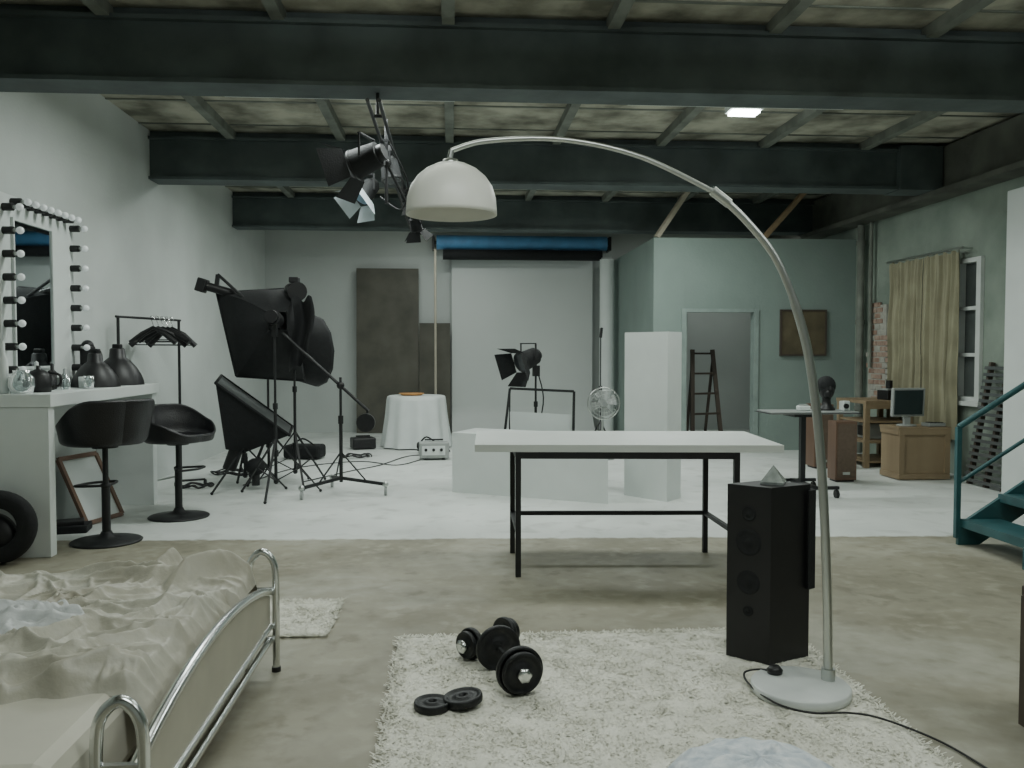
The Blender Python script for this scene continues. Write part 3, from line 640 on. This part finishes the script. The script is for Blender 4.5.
def duv(u,v):
    x=-3.0+2.16*u; y=2.22+1.60*v
    ny=dny(x)
    e=min((y-ny)/.035,(3.80-y)/.05,(-.84-x)/.03)
    e=max(0,min(1,e)); e=math.sin(e*math.pi/2)
    z=.434+e*(.034+duvh(x,y))
    if y>3.68: z-= (y-3.68)*1.6
    if x>-.92: z-=(x+.92)*1.6*(1 if y<3.4 else .2)
    return V((x,y,z))
b=B(); b.grid(duv,360,270,DUVET,skip=lambda u,v:(2.22+1.6*v)<dny(-3.0+2.16*u)-.003); b.done("duvet",clean=False)
def sat(u,v):
    a=u*2*math.pi; r=v; x=-1.72+.42*r*math.cos(a)*(1+.18*math.sin(3*a));y=2.95+.22*r*math.sin(a)*(1+.2*math.sin(2*a+1))
    zz=duv((x+3.0)/2.16,(y-2.22)/1.60).z
    return V((x,y,zz+.010*math.sqrt(max(0,1-r))+.018*max(0,1-3*abs(noise.noise(V((x*8,y*14,3)))))*(1-r**4)+(.004 if r<.97 else -.01)))
b=B(); b.grid(sat,120,60,SATIN); b.done("satin_pillowcase",clean=False)
# ------------------------------------------------------------------ pouf, side stool
b=B()
def pf2(u,v):
    t=2*math.pi*u; ph=(v-.5)*math.pi
    cx=abs(math.cos(ph))**.75; sz=math.copysign(abs(math.sin(ph))**.9,math.sin(ph))
    return V((.76+.27*cx*math.cos(t)*(1+.02*math.sin(8*t)),2.03+.26*cx*math.sin(t)*(1+.02*math.sin(8*t)),.205+.19*sz+.012*noise.noise(V((math.cos(t)*4,math.sin(t)*4,ph*4)))))
b.grid(pf2,64,32,BLUEC); b.lathe([(.0,.012),(.16,.012),(.18,.04)],(.76,2.03,0),BLKP); b.done("pouf",clean=False)
b=B(); b.bb(2.13,2.55,2.6,3.02,.49,.53,WOODD,.005)
for x in (2.15,2.53):
    for y in (2.62,3.0): b.bb(x-.02,x+.02,y-.02,y+.02,0,.49,WOODD)
b.bb(2.15,2.53,2.62,3.0,.2,.22,WOODD); b.bb(2.13,2.15,2.62,3.0,.38,.49,WOODD); b.done("side_table")
# ------------------------------------------------------------------ stairs right
b=B(); sx0=3.68; sl=.62
for y in (5.2,5.93):
    b.prism([(sx0,y-.02,0),(sx0+.16,y-.02,0),(sx0+1.86,y-.02,1.7*sl*1.05),(sx0+1.7,y-.02,1.7*sl*1.05+.12),(sx0,y-.02,.14)],0,TEAL,vec=(0,.03,0))
for i in range(6):
    X=sx0+.02+i*.29; b.bb(X,X+.29,5.2,5.93,.16+.18*i,.19+.18*i,TEAL)
    b.bb(X,X+.02,5.2,5.93,.13+.18*i,.19+.18*i,TEAL)
for y in (5.93,):
    for X in (0,.85,1.7): b.bar((sx0+X,y,.05+X*sl),(sx0+X,y,.86+X*sl),.035,.035,TEAL)
    b.tube([(sx0,y,.86),(sx0+1.75,y,.86+1.75*sl)],.022,TEAL,10); b.tube([(sx0,y,.45),(sx0+1.75,y,.45+1.75*sl)],.015,TEAL,8)
b.done("metal_staircase")
b=B(); 
for i in range(18): 
    z=.05+i*.07; b.box((5.5+.012*i,8.42,z),(.025,.62,.035),FLAP,(0,.15,0))
for y in (8.14,8.42,8.70): b.bar((5.53,y,.0),(5.76,y,1.3),.05,.04,WOODD)
b.done("wooden_pallet")
b=B(); X0,X1,Y0,Y1=4.90,5.46,8.98,9.38
b.bb(X0,X1,Y0,Y1,0.01,.56,WOODL)
for z in (.01,.50): b.bb(X0-.01,X1+.01,Y0-.02,Y0,z,z+.06,WOODL); b.bb(X0-.015,X0,Y0,Y1,z,z+.06,WOODL)
for x in (X0-.01,X1-.05): b.bb(x,x+.06,Y0-.02,Y0,.071,.499,WOODL)
b.bb(X0-.02,X1+.02,Y0-.02,Y1+.01,.56,.585,WOODL); b.done("wooden_crate")
b=B(); 
b.box((5.08,9.15,.85),(.40,.045,.32),GREYP,(.05,0,.12),.008); b.box((5.076,9.122,.85),(.35,.01,.27),SCREEN,(.05,0,.12)); b.box((5.08,9.17,.66),(.07,.04,.12),GREYP); b.lathe([(.001,0),(.11,0),(.10,.015),(.001,.02)],(5.08,9.17,.586),GREYP)
b.done("computer_monitor")
b=B(); b.box((5.34,9.08,.607),(.20,.15,.04),GREYP,(0,0,.1),.005)
for i in range(4): b.box((5.28+i*.04,9.06,.63),(.03,.09,.008),BLKP,(0,0,.1))
b.done("keyboard")
b=B(); b.bb(5.0,5.6,9.95,10.75,.78,.82,WOODL)
for x in (5.03,5.57):
    for y in (9.99,10.7): b.bb(x-.03,x+.03,y-.03,y+.03,0,.78,WOODL)
b.bb(5.02,5.58,9.97,10.73,.3,.33,WOODL); b.bb(5.02,5.58,9.97,10.73,.55,.57,WOODL); b.bb(5.02,5.58,9.97,10.73,.06,.08,WOODL); b.bb(5.0,5.6,9.95,9.99,.72,.78,WOODL); b.done("wooden_shelf_unit")
b=B(); b.box((5.42,10.2,.88),(.2,.2,.12),BLKP,(0,0,.2),.01); b.box((5.42,10.2,.95),(.15,.14,.02),GREYP,(0,0,.2)); b.cyl((5.42,10.2,.96),(5.42,10.2,1.06),.04,BLKP); b.done("desk_radio")
b=B(); b.box((5.3,10.3,.43),(.32,.3,.19),GREYP,None,.01); b.box((5.13,10.3,.43),(.01,.22,.12),BLKP); b.done("storage_box")
for (x0,x1,y0,y1,h_) in ((4.14,4.38,8.9,9.1,.66),(4.36,4.60,9.95,10.2,.78)):
    b=B(); b.bb(x0,x1,y0,y1,.02,h_,WOODB,.006); b.bb(x0+.02,x1-.02,y0-.008,y0+.002,.05,h_-.03,mat("speaker_cloth_brown",(.13,.095,.07),.9,var=.15,scale=30)); b.bb(x0+.02,x1-.02,y0+.02,y1-.02,0,.03,BLKP)
    b.bb(x0+.08,x1-.08,y0-.012,y0-.006,.08,.11,STEEL)
    b.done("wood_speaker_cabinet",clean=False)
b=B(); b.bb(3.10,3.98,8.05,8.45,.80,.825,GREYP,.004); b.bb(3.08,4.0,8.03,8.47,.805,.812,BLKP)
b.bb(3.46,3.51,8.2,8.26,.12,.8,BLKM); b.bb(3.35,3.62,8.1,8.4,.77,.8,BLKM)
for y in (7.92,8.45): b.bar((3.3,y,.1),(3.72,y,.1),.04,.03,BLKM)
b.bar((3.48,7.92,.1),(3.48,8.45,.1),.05,.04,BLKM)
for x in (3.32,3.70):
    for y in (7.92,8.45): b.cyl((x-.015,y,.04),(x+.015,y,.04),.04,BLKP,n=14); b.cyl((x,y,.04),(x,y,.1),.01,BLKM)
b.done("office_desk")
b=B(); b.box((3.50,8.25,.85),(.12,.09,.05),WPAINT,None,.01); b.box((3.50,8.25,.88),(.08,.05,.02),GREYP); b.done("telephone")
b=B(); b.box((3.90,8.2,.875),(.08,.08,.10),WPAINT,(0,0,.2),.012); b.cyl((3.89,8.15,.875),(3.89,8.13,.875),.025,BLKP); b.done("desk_speaker")
# black mannequin head standing on the desk
b=B(); hx,hy,hz=3.76,8.30,.826
b.lathe([(.001,0),(.085,0),(.085,.012),(.07,.03),(.045,.06),(.04,.10),(.046,.125)],(hx,hy,hz),BLKP,24)
b.sphere((hx,hy,hz+.215),.082,BLKP,(.92,1.08,1.35),24); b.sphere((hx-.01,hy-.05,hz+.17),.045,BLKP,(.9,1,1.1),14)
b.bar((hx-.005,hy-.09,hz+.24),(hx-.008,hy-.105,hz+.20),.018,.02,BLKP)
for s in (-1,1): b.sphere((hx+s*.076,hy,hz+.21),.018,BLKP,(.4,.8,1.3),10)
b.sphere((hx,hy+.015,hz+.245),.095,BLACK,(.98,1.08,1.05),20)
b.done("mannequin_head",clean=False)
b=B()
LB=[V((3.60,12.5,0)),V((4.10,12.65,0))];LT=[V((3.66,12.75,1.45)),V((4.0,12.85,1.45))]
for a,c in zip(LB,LT): b.bar(a,c,.06,.04,WOODD)
for i in range(5):
    s=.12+i*.21; b.bar(LB[0].lerp(LT[0],s),LB[1].lerp(LT[1],s),.05,.03,WOODD)
for a in (V((3.70,13.2,0)),V((4.02,13.3,0))): b.bar(a,(a.x,12.85,1.42),.04,.03,WOODD)
b.done("step_ladder")
# ------------------------------------------------------------------ ceiling fixtures & lights
def area(x,y,z,w,d,power,col=(.925,1,.955),up=False):  # area lamp added to fill the room, placed inside a fixture
    l=bpy.data.lights.new("area",'AREA'); l.shape='RECTANGLE'; l.size=w;l.size_y=d;l.energy=power;l.color=col
    o=bpy.data.objects.new("added_fill_light",l); o.location=(x,y,z); bpy.context.collection.objects.link(o)
    if up: o.rotation_euler=(math.pi,0,0)
def fixture(x,y,z,w,d,power,up=0):  # added housing with fill lamps, kept behind beams and out of frame
    b=B(); b.bb(x-w/2-.03,x+w/2+.03,y-d/2-.03,y+d/2+.03,z,z+.05,WPAINT); b.bb(x-w/2,x+w/2,y-d/2,y+d/2,z-.004,z+.001,LITD)
    for s in (-1,1): b.cyl((x+s*w*.4,y,z+.05),(x+s*w*.4,y,ZC-.002),.006,BLKM,n=6)
    b.done("added_fill_fixture")
    area(x,y,z-.02,w,d,power)
    if up: area(x,y,z+.07,w,d,up,up=True)  # upward lamp added to brighten the ceiling
b=B(); b.bb(2.66,2.93,7.97,8.13,3.68,3.71,LIT,.01); b.bb(2.64,2.95,7.95,8.15,3.71,3.79,WPAINT); b.done("ceiling_light")
fixture(-.9,6.95,3.47,1.8,.25,70,30)
fixture(2.4,6.95,3.47,1.8,.25,56,30)
fixture(-.6,10.3,3.50,1.8,.25,70,20)
fixture(2.6,10.3,3.50,1.8,.25,56,18)
fixture(-.3,13.7,3.5,1.6,.25,19,5); fixture(4.3,13.7,3.5,1.0,.25,17,4)
fixture(-.6,4.3,3.45,2.0,.25,10,42)
fixture(3.0,4.3,3.45,2.0,.25,10,48)
fixture(.4,1.6,3.2,2.0,.4,44,20)
fixture(3.2,2.0,3.2,1.6,.4,24,16)
w=bpy.data.worlds.new("world");sc.world=w;w.use_nodes=True;w.node_tree.nodes["Background"].inputs[0].default_value=(.6,.75,.75,1);w.node_tree.nodes["Background"].inputs[1].default_value=.3
# ------------------------------------------------------------------ camera
cam=bpy.data.cameras.new("camera");cam.sensor_width=36;cam.lens=36*850/1024;cam.clip_start=.05
co=bpy.data.objects.new("camera",cam);co.location=(0,0,1.4)
yw=math.radians(4.04);p=math.radians(2.09)
co.rotation_euler=(math.pi/2-p,0,-yw);bpy.context.collection.objects.link(co);sc.camera=co
